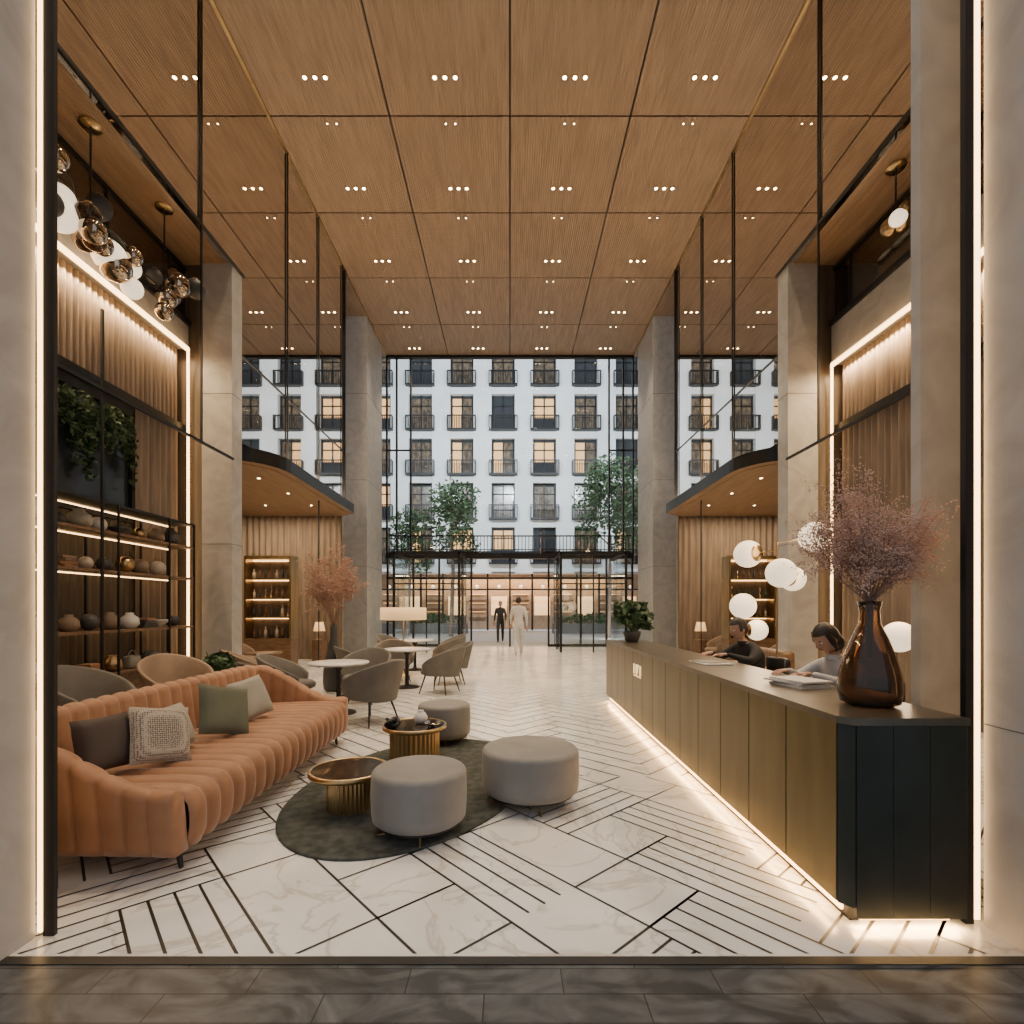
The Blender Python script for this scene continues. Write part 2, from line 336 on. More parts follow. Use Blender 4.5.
# ------------------------------------------------------------------ side structures
for s in (-1,1):
    sd='left' if s<0 else 'right'
    x=lambda v:s*v
    b=MB('wall_%s_upper'%sd)
    b.b2(x(4.8),x(4.9),2.6,YM,7.45,HC,'mirror'); b.b2(x(4.8),x(4.9),9.17,YM,4.46,7.449,'mirror')
    b.build()
    b=MB('trim_%s'%sd)
    b.b2(x(4.77),x(4.8),2.6,9.2,7.42,7.47,'black')
    b.b2(x(4.76),x(4.79),2.6,8.84,4.05,4.09,'black')
    for y,z0,z1 in ((7.93,4.07,HC),(6.0,0,5.0),(11.0,4.46,HC),(12.8,0,HC),(14.6,4.46,HC)): b.b2(x(4.765),x(4.79),y-.014,y+.014,z0,z1,'black')
    b.b2(x(4.785),x(4.8),9.17,YM,6.0,6.03,'black')
    b.b2(x(4.76),x(4.91),YM,YM+.05,4.46,HC,'black')
    b.build()
    b=MB('soffit_%s'%sd); b.b2(x(4.91),x(8.1),2.61,8.89,7.45,7.6,'soffit'); b.build()
    LZ=5.87 if s<0 else 5.6
    b=MB('wall_%s_near'%sd)
    b.b2(x(5.75),x(5.95),2.6,8.84,0,LZ+.1,'plaster')
    b.b2(x(5.55),x(8.2),2.6,8.84,LZ+.1,6.38,'stone')
    b.b2(x(5.5),x(5.56),2.6,8.84,6.36,6.44,'black')
    b.flute((x(5.75),8.8),(x(5.75),2.6),4.65,LZ+.08,.10,.06,'flute',(-s,0))
    b.b2(x(5.6),x(5.75),2.6,8.84,4.55,4.65,'black')
    if s<0:
        b.flute((x(5.75),8.8),(x(5.75),7.75),0,4.55,.14,.08,'flute',(-s,0))
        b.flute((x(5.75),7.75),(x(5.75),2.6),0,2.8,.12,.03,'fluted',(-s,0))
    else:
        b.flute((x(5.75),8.8),(x(5.75),2.6),0,4.55,.14,.08,'flute',(-s,0))
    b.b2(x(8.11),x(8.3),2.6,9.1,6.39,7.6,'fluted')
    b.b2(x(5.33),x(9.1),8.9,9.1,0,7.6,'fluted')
    b.build()
    b=MB('led_strip_%s'%sd); b.b2(x(5.48),x(5.54),2.65,8.75,LZ+.03,LZ+.08,'led')
    b.b2(x(5.50),x(5.53),8.76,8.79,.05,LZ+.08,'led') ; b.build()
    b=MB('balcony_railing')
    b.b2(x(5.58),x(5.60),2.7,8.8,6.45,7.3,'railglass')
    b.b2(x(5.56),x(5.62),2.62,8.82,7.3,7.35,'black')
    for y in (3.2,4.5,5.8,7.1,8.4): b.b2(x(5.57),x(5.61),y-.02,y+.02,6.44,7.3,'black')
    b.build()
    b=MB('column_%s_near'%sd); b.b2(x(4.8),x(5.32),8.84,9.17,0,7.45,'stone')
    for z in (2.6,5.2): b.b2(x(4.797),x(5.323),8.837,9.173,z,z+.01,'joint')
    b.build()
    b=MB('column_%s_far'%sd); b.b2(x(4.8),x(5.62),17.2,19.2,0,HC,'stone')
    for z in (2.9,5.8,8.7): b.b2(x(4.797),x(5.62),17.197,19.2,z,z+.012,'joint')
    b.build()
    poly=[(x(9),9.1),(x(9),15.1),(x(4.95),15.1),(x(4.45),14.6)]
    for k in range(9):
        t=k/8*PI/2; poly.append((x(5.25-.85*math.cos(t)),10.3-1.0*math.sin(t)))
    b=MB('mezzanine_canopy_%s'%sd); b.prism(poly if s>0 else poly[::-1],4.2,4.46,'black','soffit')
    pin=[(x(8.9),9.3),(x(8.9),15.0),(x(5.0),15.0),(x(4.6),14.5)]+[(x(5.35-.78*math.cos(k/8*PI/2)),10.35-.9*math.sin(k/8*PI/2)) for k in range(9)]
    b.prism(pin if s>0 else pin[::-1],4.185,4.2,'soffit','soffit')
    for yy in (10.6,12.0,13.4):
        for xx in (5.2,6.4): b.lathe([(0,-.002),(.03,-.002)],(x(xx),yy,4.185),'spot',12,cap=False)
    b.build()
    b=MB('wall_%s_far'%sd); b.b2(x(9.0),x(9.2),9.1,17.5,0,4.2,'plaster'); b.flute((x(9.0),9.1),(x(9.0),17.3),0,4.2,.16,.07,'flute',(-s,0))
    b.flute((x(9.0),15.05),(x(4.95),15.05),0,4.2,.18,.08,'flute',(0,-1)); b.b2(x(4.95),x(9.2),15.08,15.25,0,4.2,'plaster')
    b.b2(x(5.62),x(9.2),19.1,19.2,0,HC,'plaster'); b.b2(x(9.0),x(9.2),15.2,19.2,0,HC,'plaster')
    b.build()
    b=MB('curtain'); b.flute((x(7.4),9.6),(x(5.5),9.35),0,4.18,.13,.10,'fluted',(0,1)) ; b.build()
    area('cove_strip_light',(x(5.62),5.7,LZ-.02),.06,6,160 if s<0 else 260,(1,.68,.37))
    area('lounge_ceiling_light',(x(6.3),11.0,4.15),1.5,2.5,120)
    area('lounge_ceiling_light',(x(6.3),13.7,4.15),2.5,1.2,120)
    area('balcony_recess_fill',(x(6.6),5.7,6.5),1.0,5,12,(1,.70,.40),(PI,0,0))  # added fill so the balcony recess is not fully dark
b=MB('window_1')
b.b2(-5.76,-5.74,2.6,7.75,2.8,4.4,'windark')
for y in (2.62,4.3,6.0,7.73): b.b2(-5.74,-5.68,y-.03,y+.03,2.8,4.42,'black')
b.b2(-5.74,-5.68,2.6,7.75,2.78,2.85,'black'); b.b2(-5.74,-5.68,2.6,7.75,4.38,4.55,'black'); b.build()
b=MB('hanging_ivy')
for k in range(80):
    y=random.uniform(5.6,7.65); L=random.uniform(.3,1.1)*(.6+.6*abs(math.sin(y*3)))
    b.leaves(int(30*L)+6,(-5.60,y,4.35-L/2),(.06,.06,L/2),.05,'leaf')
b.build()
# ------------------------------------------------------------------ front wall
b=MB('wall_front_left'); b.b2(-9.2,-2.16,2.0,2.33,0,HC,'stone'); b.b2(-9.2,-2.45,2.33,2.6,0,HC,'plaster'); b.build()
b=MB('wall_front_right'); b.b2(2.24,9.2,2.0,2.42,0,HC,'stone'); b.b2(2.62,9.2,2.42,2.6,0,HC,'plaster'); b.b2(2.237,2.24,1.998,2.42,.95,.955,'joint'); b.build()
b=MB('wall_front'); b.b2(-2.16,2.24,2.2,2.6,9.4,HC+.3,'stone'); b.build()
b=MB('door_frame'); b.b2(-2.135,-2.085,2.34,2.36,0,9.4,'black'); b.b2(2.163,2.203,2.43,2.46,0,9.4,'black'); b.build()
b=MB('led_strip'); b.b2(-2.156,-2.138,2.335,2.355,0.02,9.3,'led'); b.build()
b=MB('led_strip'); b.b2(2.208,2.232,2.43,2.455,.02,9.3,'led'); b.build()
b=MB('column_reception'); b.b2(2.27,2.60,2.83,2.9,0,7.4,'stone'); b.build()
# ------------------------------------------------------------------ end wall
b=MB('window_2')
b.b2(-4.8,4.8,YE,YE+.02,3.6,HC,'glass')
for X in (-4.78,-4.4,-3.85,3.85,4.4,4.78): b.b2(X-.03,X+.03,YE-.06,YE+.06,3.6,HC,'black')
b.b2(-4.8,-3.85,YE-.04,YE+.04,7.6,7.65,'black'); b.b2(3.85,4.8,YE-.04,YE+.04,7.6,7.65,'black')
b.b2(-4.8,4.8,YE-.08,YE+.08,HC-.1,HC,'black')
b.b2(-4.8,4.8,YE-.12,YE+.3,3.42,3.62,'black'); b.build()
b=MB('door_1')
for X in (-4.75,-3.75,-2.75,-1.75,-1.5,0,1.5,1.75,2.75,3.75,4.75): b.b2(X-.035,X+.035,YE-.06,YE+.06,0,3.42,'black')
b.b2(-4.8,4.8,YE-.04,YE+.04,2.62,2.70,'black'); b.b2(-4.8,-1.5,YE-.05,YE+.05,0,.1,'black'); b.b2(1.5,4.8,YE-.05,YE+.05,0,.1,'black')
b.b2(-4.75,-1.5,YE,YE+.015,.1,3.4,'glass'); b.b2(1.5,4.75,YE,YE+.015,.1,3.4,'glass')
for X in (-.12,.12): b.tube([(X,YE-.1,.8),(X,YE-.1,1.6)],.015,'brass')
b.build()
b=MB('entrance_vestibule')
for s in (-1,1):
    b.b2(s*1.7,s*1.74,17.3,YE-.1,.05,3.3,'glass')
    for y in (17.3,18.6): b.b2(s*1.68,s*1.76,y-.03,y+.03,0,3.4,'black')
    b.b2(s*1.68,s*1.76,17.3,YE-.1,3.3,3.4,'black')
    b.b2(s*3.9,s*3.94,17.3,YE-.1,.05,3.3,'glass'); b.b2(s*3.88,s*3.96,17.27,17.33,0,3.4,'black'); b.b2(s*3.88,s*3.96,17.3,YE-.1,3.3,3.4,'black')
    b.b2(s*1.7,s*3.94,17.3,17.32,.05,3.3,'glass'); b.b2(s*1.7,s*3.94,17.27,17.33,3.3,3.4,'black'); b.b2(s*2.8,s*2.84,17.27,17.33,0,3.3,'black'); b.b2(s*1.7,s*3.94,17.28,17.32,2.3,2.34,'black')
b.build()
b=MB('terrace_railing'); b.b2(-4.8,4.8,20.25,21.6,3.62,3.75,'black')
n=70
for i in range(n): X=-4.7+9.4*i/(n-1); b.b2(X-.014,X+.014,20.28,20.30,3.75,4.35,'black')
b.b2(-4.8,4.8,20.26,20.32,4.33,4.38,'black'); b.b2(-4.8,4.8,20.26,20.32,3.8,3.83,'black'); b.build()
area('vestibule_light',(0,18.5,3.3),2,1.5,60); area('canopy_light',(0,21,3.6),6,1,150)
for X in (-6,0,6): area('facade_fill_light',(X,20.4,12.2),1.2,.5,1350,(.92,.96,1.0),(math.radians(95),0,0))  # unseen lamps added above the roof edge to brighten the opposite facade
for X in (-5,5): area('courtyard_fill_light',(X,24,.4),1.2,.5,280,(1,.9,.78),(math.radians(130),0,0))  # low fill added to lift the facade from below, no real fitting
# ------------------------------------------------------------------ opposite building
b=MB('building_facade'); YB=34
b.b2(-19,19,YB+.5,YB+6,4.3,30,'facade')
pit=2.75; colsx=[-.45+pit*k for k in range(-7,8)]
fl=[4.3+2.95*k for k in range(9)]
for zi,z in enumerate(fl):
    b.b2(-19,19,YB+.1,YB+.55,z-.35,z+.16,'facade')
    b.b2(-19,19,YB+.02,YB+.12,z-.38,z-.28,'facade')
    for ci,X in enumerate(colsx):
        rv=random.random()
        b.b2(X-.72,X+.72,YB+.42,YB+.48,z+.14,z+2.6,'windark')
        if rv<.38: b.b2(X-.64,X-.04,YB+.40,YB+.42,z+.2,z+2.4,'winwarm'); b.b2(X+.04,X+.64,YB+.40,YB+.42,z+.2,z+2.4,'windim')
        elif rv<.56: b.b2(X-.64,X+.64,YB+.40,YB+.42,z+1.1,z+2.4,'winwarm')
        elif rv<.85: b.b2(X-.64,X+.64,YB+.40,YB+.42,z+.2,z+2.4,'windim')
        for xx in (-.72,0,.72): b.b2(X+xx-.04,X+xx+.04,YB+.34,YB+.44,z+.12,z+2.6,'black')
        b.b2(X-.74,X+.74,YB+.34,YB+.44,z+1.85,z+1.92,'black')
        b.b2(X-.95,X+.95,YB-.35,YB+.3,z+.10,z+.2,'black')
        b.b2(X-.95,X+.95,YB-.35,YB-.30,z+1.0,z+1.07,'black')
        for xx in (-.93,.93): b.b2(X+xx-.02,X+xx+.02,YB-.35,YB+.1,z+.2,z+1.05,'black')
        for q in range(13): xx=X-.93+1.86*q/12; b.b2(xx-.02,xx+.02,YB-.34,YB-.31,z+.2,z+1.0,'black')
for X in colsx: b.b2(X+.5*pit-.60,X+.5*pit+.60,YB+.0,YB+.6,3.8,30,'facade')
b.b2(-19,19,YB+1.8,YB+1.9,0,4.0,'shopwall')
for k in range(-12,13):
    b.b2(k*1.5-.06,k*1.5+.06,YB+.4,YB+.6,0,4,'black')
    if k%2: b.b2(k*1.5+.2,k*1.5+1.3,YB+1.7,YB+1.78,1.0,2.3,'shopglow')
    else:
        for z in (.8,1.4,2.0): b.b2(k*1.5+.15,k*1.5+1.35,YB+1.5,YB+1.8,z,z+.06,'walnut'); b.b2(k*1.5+.2,k*1.5+1.3,YB+1.6,YB+1.8,z+.42,z+.46,'shopglow')
    b.sph((k*1.5+.75,YB+1.0,2.95),.12,'globe',12)
b.b2(-19,19,YB+.4,YB+.6,2.7,2.8,'black'); b.b2(-19,19,YB+.2,YB+1.9,3.8,4.2,'stone')
b.build()
area('shopfront_light',(0,YB+1.2,3.7),14,.6,650,(1,.66,.36))
def tree(x,y,h,r,n):
    b=MB('courtyard_tree'); b.tube([(x,y,0),(x+.1,y,h*.5),(x-.05,y,h)],[.12,.09,.03],'bark')
    for k in range(9):
        a=k*2.4; z=h*.55+k*h*.05; e=(x+math.cos(a)*r*.7,y+math.sin(a)*r*.7,z+r*.6)
        b.tube([(x,y,z),e],[.04,.012],'bark',6); b.leaves(n//9,e,(r*.6,r*.6,r*.6),.13,'leaf2')
    b.leaves(n//3,(x,y,h),(r*.8,r*.8,r),.13,'leaf2'); b.build()
tree(-3.1,27,7.1,1.25,1300); tree(5.0,26,7.9,1.5,1700); tree(-5.6,28,6.0,1.0,800); tree(7.2,28,7,1.4,1000)
b=MB('planter_hedge'); b.b2(-8,-2.5,30,30.6,0,.6,'pot'); b.leaves(600,(-5.2,30.3,.85),(2.7,.35,.35),.12,'leaf2'); b.b2(2.5,8,30,30.6,0,.6,'pot'); b.leaves(600,(5.2,30.3,.85),(2.7,.35,.35),.12,'leaf2'); b.build()
# ------------------------------------------------------------------ sofa
b=MB('channel_tufted_sofa')
def smoothpath(corners,n):
    P=[Vector(c) for c in corners]
    for _ in range(4):
        Q=[P[0]]
        for i in range(len(P)-1): Q+= [P[i].lerp(P[i+1],.25),P[i].lerp(P[i+1],.75)]
        Q.append(P[-1]); P=Q
    d=[0]
    for i in range(1,len(P)): d.append(d[-1]+(P[i]-P[i-1]).length)
    out=[];j=0
    for k in range(n+1):
        s=d[-1]*k/n
        while j<len(P)-2 and d[j+1]<s: j+=1
        t=(s-d[j])/max(1e-9,d[j+1]-d[j]); out.append(P[j].lerp(P[j+1],t))
    return out,d[-1]
x0,x1,y0,y1=-2.82,-1.88,2.88,5.70
NCH=34; per=8
path,Ln=smoothpath([(x1+.05,y0-.02),(x1-.3,y0),(x0+.05,y0),(x0,y0+.05),(x0,y1-.05),(x0+.05,y1),(x1-.3,y1),(x1+.05,y1+.02)],NCH*per)
hs=[];bl=[];n=len(path)
for i,p in enumerate(path):
    s=i/(n-1)*Ln; e=min(s,Ln-s)
    t=min(1,max(0,(e-.10)/.95)); t=t*t*(3-2*t)
    hs.append(.49+.37*t); u=(i%per)/per; bl.append(.024*math.sqrt(max(0,1-(2*u-1)**2)))
b.wall([(p.x,p.y) for p in path],hs,.13,.10,'orange',bl,lean=-.12)
prof,_=smoothpath([(x1+.0,.15),(x1+.06,.16),(x1+.07,.40),(x1-.02,.45),(x0+.3,.43),(x0+.1,.42)],26)
vs=[];fs=[]; nc=19; pr=8; ny=nc*pr; ya=y0+.02; yb=y1-.02; k=len(prof)
for i in range(ny+1):
    u=(i%pr)/pr; bu=.036*math.sqrt(max(0,1-(2*u-1)**2)); y=ya+(yb-ya)*i/ny
    for j in range(k):
        d=(prof[min(j+1,k-1)]-prof[max(j-1,0)]).normalized(); nn=Vector((d.y,-d.x))
        q=prof[j]+nn*bu; vs.append((q.x,y,q.y))
for i in range(ny):
    for j in range(k-1): fs.append([i*k+j,(i+1)*k+j,(i+1)*k+j+1,i*k+j+1])
b.add(vs,fs,'orange',True)
b.b2(x0,x1+.02,y0,y1,.12,.2,'orange',.02); b.b2(x0+.05,x1-.01,ya,yb,.14,.40,'orange')
for X in (x0+.05,x1-.04):
    for Y in (y0+.08,y1-.08): b.tube([(X,Y,.13),(X+(.02 if X>-2.3 else -.02),Y,0)],[.022,.012],'black')
b.build()
def cushion(name,loc,rot,sz,mat,th=.13):
    b=MB(name); n=14; vs=[];fs=[]
    for sd in (1,-1):
        for i in range(n+1):
            for j in range(n+1):
                u=2*i/n-1; v=2*j/n-1
                t=((1-u**4)*(1-v**4))**.5*th/2; sh=1-.06*(1-abs(u)*abs(v))*(abs(u)**6+abs(v)**6)
                vs.append((u*sz/2*sh,sd*t,v*sz/2*sh))
    N=(n+1)**2
    for q in range(2):
        for i in range(n):
            for j in range(n):
                f=[q*N+i*(n+1)+j,q*N+(i+1)*(n+1)+j,q*N+(i+1)*(n+1)+j+1,q*N+i*(n+1)+j+1]; fs.append(f if q else f[::-1])
    b.add(vs,fs,mat,True); o=b.build(); o.location=loc; o.rotation_euler=rot; return o
D=math.radians
cushion('throw_pillow',(-2.52,3.18,.66),(D(-14),0,D(72)),.34,'cbrown')
cushion('throw_pillow',(-2.32,3.40,.66),(D(-24),D(10),D(60)),.38,'cpat')
cushion('throw_pillow',(-2.44,3.70,.64),(D(-22),0,D(85)),.32,'clight')
cushion('throw_pillow',(-2.32,4.16,.67),(D(-26),D(14),D(58)),.42,'cgreen')
cushion('throw_pillow',(-2.42,4.78,.66),(D(-22),D(-8),D(70)),.38,'clight')
# ------------------------------------------------------------------ rug, poufs, coffee tables
b=MB('round_rug')
b.lathe([(0,.002),(1,.002),(1.0,.014),(.99,.018),(0,.018)],(0,0,0),'rug',64,X=Matrix.Translation((-.78,4.42,0))@Matrix.Rotation(D(-14),4,'Z')@Matrix.Diagonal((.90,1.42,1,1))); b.build()
def pouf(x,y,r,h,z0=.0):
    b=MB('upholstered_pouf'); z=.09; e=.04
    pr=[(0,z),(r-.03,z),(r-.005,z+.02),(r,z+.06),(r+.004,(z+h)/2),(r,h-e)]
    for k in range(1,7): t=k/6*PI/2; pr.append((r-e+e*math.cos(t),h-e+e*math.sin(t)))
    pr+= [(r*.5,h+.008),(0,h+.01)]
    b.lathe(pr,(x,y,0),'greyv',48,cap=False)
    b.lathe([(r*.9,z-.015),(r*.9,z+.01)],(x,y,0),'black',32)
    for a in (0.5,2.1,3.6,4.9):
        p=(x+math.cos(a)*r*.80,y+math.sin(a)*r*.80)
        b.tube([(p[0],p[1],z),(p[0]+.04*math.cos(a),p[1]+.04*math.sin(a),z0+.007),(p[0]-.03*math.cos(a),p[1]-.03*math.sin(a),z0+.007)],.007,'brass')
    b.build()
pouf(-.61,3.45,.315,.43,.018); pouf(.16,4.0,.375,.42); pouf(-.735,5.72,.29,.44)
def coffee(x,y,r,rb,h):
    b=MB('fluted_coffee_table'); b.lathe([(rb,.018),(rb,h-.03)],(x,y,0),'brass',160,flutes=32,fd=.045)
    b.lathe([(0,h-.035),(r-.01,h-.035),(r,h-.03),(r,h+.0),(r-.006,h+.006),(r-.02,h+.006),(r-.022,h-.0),(0,h-.0)],(x,y,0),'brass',48)
    b.lathe([(0,h+.003),(r-.02,h+.003)],(x,y,0),'topmarb',48,cap=False); b.build()
coffee(-1.19,3.80,.29,.155,.31); coffee(-.93,5.0,.31,.23,.36)
b=MB('knot_sculpture'); X=T(-1.12,4.86,.367)
pts=[]
for k in range(61):
    a=2*PI*k/60; r=.045+.02*math.cos(3*a); pts.append((r*math.cos(2*a),r*math.sin(2*a),.05+.028*math.sin(3*a)))
b.tube(pts,.018,'black',8,X); b.cyl((0,0,0),.04,.03,'black',20,X); b.build()
b=MB('ceramic_vase'); b.lathe([(0,0),(.04,0),(.065,.03),(.068,.06),(.045,.10),(.025,.115),(.03,.125),(.022,.125),(.018,.11),(0,.10)],(-.88,5.05,.367),'white',24); b.build()
b=MB('glass_bowl'); b.lathe([(.02,0),(.05,.01),(.08,.04),(.075,.042),(.045,.018),(0,.012)],(-.74,4.90,.367),'chrome',24); b.build()
# ------------------------------------------------------------------ reception desk
b=MB('reception_desk'); xf,xb,ya,yb=1.57,2.15,2.40,8.35; zt=.985
b.b2(xf+.06,xb-.03,ya+.06,yb-.03,0.0,.10,'black')
b.prism([(xf+.012,ya+.05),(xf+.05,ya+.012),(xb-.01,ya+.012),(xb-.01,yb-.01),(xf+.012,yb-.01)],.09,zt-.03,'black')
npn=13; L=(yb-ya-.06)/npn
for i in range(npn): b.b2(xf,xf+.02,ya+.06+i*L+.004,ya+.06+(i+1)*L-.004,.09,zt-.035,'bronze',.003)
for i in range(3):
    w=(xb-xf-.06)/3; b.b2(xf+.055+i*w+.001,xf+.055+(i+1)*w-.001,ya,ya+.02,.04,zt-.035,'teal',.0015)
b.add([(xf,ya+.055,.09),(xf+.05,ya,.09),(xf+.05,ya,zt-.035),(xf,ya+.055,zt-.035)],[[0,1,2,3]],'teal')
b.prism([(xf-.01,ya+.045),(xf+.045,ya-.01),(xb,ya-.01),(xb,yb),(xf-.01,yb)],zt-.035,zt,'desktop')
b.b2(xf+.045,xf+.058,ya+.1,yb-.05,.03,.06,'led'); b.b2(xf+.1,xb-.05,ya+.045,ya+.058,.01,.03,'led')
for dy in (-.15,.15,.03): b.b2(xf-.012,xf-.001,6.3+dy-.018,6.3+dy+.018,.68,.80,'logo')
b.tube([(xf-.008,6.42-.12,.70),(xf-.008,6.36-.12,.80)],.01,'logo'); b.b2(xf-.012,xf-.001,6.14,6.46,.655,.665,'logo')
b.build()
area('desk_plinth_light',(xf+.02,5.4,.085),.04,5.8,40,(1,.58,.22),(0,D(35),0))
area('desk_plinth_light',(1.86,ya-.0,.035),.5,.03,4,(1,.58,.22),(D(-25),0,0))
b=MB('paper_stack')
for k,(dx,dy,r) in enumerate(((0,0,.2),(.01,.01,.1),(-.02,.02,.35),(.0,-.01,.25))): b.box((1.92+dx,3.4+dy,zt+.006+k*.012),(.22,.30,.010),'paper',0,(0,0,r))
b.build()
b=MB('open_notebook'); b.box((1.86,4.75,zt+.007),(.26,.34,.012),'paper',.002,(0,0,.1)); b.box((1.85,4.76,zt+.017),(.2,.25,.008),'clight',.002,(0,0,.3)); b.build()
def blossom(name,x,y,z,hb,rv,cen,rad,nbr,nb,size,matv='amber',vasep=None,xmax=99,ntw=5):
    b=MB(name)
    p=vasep or [(0,0),(.10,0),(.135,.02),(.145,.08),(.14,.16),(.115,.26),(.08,.36),(.05,.43),(.045,.50),(.055,.55),(.048,.55),(.038,.50),(.042,.43),(.07,.36),(.105,.26),(.13,.16),(.135,.08),(.12,.03),(0,.02)]
    b.lathe([(r*rv,zz*hb) for r,zz in p],(x,y,z),matv,40,cap=False)
    top=Vector((x,y,z+.55*hb)); C=Vector((x,y,z+cen)); pts=[]
    def inside():
        while True:
            v=Vector([random.uniform(-1,1) for _ in range(3)])
            if v.length<=1: return v
    for k in range(nbr):
        v=inside(); v=v.normalized()*(v.length**.5)
        if v.z<-.55: v.z*=.5
        tip=C+Vector((v.x*rad[0],v.y*rad[1],v.z*rad[2])); mid=top.lerp(tip,.45)+Vector((0,0,.04*rad[2]))+Vector((v.x,v.y,0))*.03
        b.tube([(x+v.x*.01,y+v.y*.01,z+.25*hb),top+Vector((v.x,v.y,0))*.02*rv,mid,tip],[.0025,.0022,.0016,.0008],'twig',4)
        for t in range(ntw):
            s0=mid.lerp(tip,random.uniform(.0,.9)); e=s0+Vector([random.gauss(0,1)*rad[i]*.20 for i in range(3)])+Vector((0,0,rad[2]*.1))
            if e.x>xmax: e.x=xmax-random.uniform(0,.06)
            b.tube([s0,s0.lerp(e,.5)+Vector((0,0,rad[2]*.03)),e],[.0012,.001,.0006],'twig',3)
            for q in range(nb//(nbr*ntw)):
                w=random.uniform(.3,1.1); pp=s0.lerp(e,w)+Vector([random.gauss(0,rad[0]*.05) for _ in range(3)])
                if pp.x>xmax: pp.x=xmax-random.uniform(0,.05)
                pts.append(pp)
    b.blobs(pts,size,'pink'); return b.build()
blossom('dried_flower_vase',1.91,2.72,zt,1.0,1.02,.93,(.38,.24,.31),75,17000,.0044,xmax=2.26,ntw=6)
b=MB('potted_plant'); b.lathe([(0,0),(.09,0),(.13,.12),(.13,.16),(.115,.16),(.11,.13),(0,.13)],(1.86,7.8,zt),'pot',24)
for k in range(46):
    a=random.uniform(0,6.28); e=random.uniform(.08,.26); h=random.uniform(.22,.58); tip=Vector((1.86+math.cos(a)*e,7.8+math.sin(a)*e,zt+h))
    b.tube([(1.86,7.8,zt+.12),(1.86+math.cos(a)*e*.4,7.8+math.sin(a)*e*.4,zt+h*.8),tip],.004,'leaf',4); b.leaves(7,tip,(.07,.07,.05),.075,'leaf')
b.build()
# ------------------------------------------------------------------ globe lamp trees behind reception
def globetree(px,py,gl):
    b=MB('globe_cluster_floor_lamp'); b.lathe([(.2,0),(.2,.02),(.02,.04)],(px,py,0),'brass',28)
    zt_=max(g[2] for g in gl); b.tube([(px,py,.03),(px,py,zt_)],.011,'brass',8)
    for gx,gy,gz,r in gl:
        c=Vector((gx,gy,gz)); st=Vector((px,py,min(gz,zt_))); dr=(c-st); L=dr.length
        if L>r+.02: dr.normalize(); b.tube([st,c-dr*r],.007,'brass',6)
        b.sph(c,r,'globe',28)
        if L>r+.02:
            q=Vector((0,0,1)).rotation_difference(-dr).to_matrix().to_4x4()
            b.lathe([(0,r*1.03),(r*.3,r*.985),(r*.5,r*.89),(r*.62,r*.80)],(0,0,0),'brass',24,X=Matrix.Translation(c)@q,cap=False)
    b.build()
def gpos(px,py,d,r): return ((px-510)/512*d,d,1.5+(608-py)/512*d,r)
globetree(3.0,5.75,[gpos(815,537,5.3,.155),gpos(781,573,5.5,.155),gpos(793,579,6.0,.14),gpos(748,554,6.1,.16)])
globetree(3.15,6.9,[gpos(743,606,6.7,.165),gpos(757,630,6.9,.14)])
globetree(3.75,4.6,[gpos(899,637,4.75,.14)])
for p in ((3.1,5.6,2.2),(3.2,6.7,1.5),(3.6,4.7,1.6)): point('globe_glow_light',p,20,r=.3)
# ------------------------------------------------------------------ people
def skin(nodes,edges,lv=2):
    me=bpy.data.meshes.new('tmp'); me.from_pydata([n[0] for n in nodes],edges,[]); ob=bpy.data.objects.new('tmp',me); sc.collection.objects.link(ob)
    md=ob.modifiers.new('s','SKIN'); md.use_smooth_shade=True
    sv=me.skin_vertices[0].data
    for i,n in enumerate(nodes):
        r=n[1]; sv[i].radius=r if hasattr(r,'__len__') else (r,r); sv[i].use_root=(i==0)
    m2=ob.modifiers.new('u','SUBSURF'); m2.levels=lv; m2.render_levels=lv
    dg=bpy.context.evaluated_depsgraph_get(); ev=ob.evaluated_get(dg); m=ev.to_mesh()
    V=[v.co.copy() for v in m.vertices]; F=[list(p.vertices) for p in m.polygons]; ev.to_mesh_clear()
    bpy.data.objects.remove(ob); bpy.data.meshes.remove(me); return V,F
def segdist(p,a,b_):
    ab=b_-a; t=max(0,min(1,(p-a).dot(ab)/max(1e-9,ab.length_squared))); return (p-(a+ab*t)).length
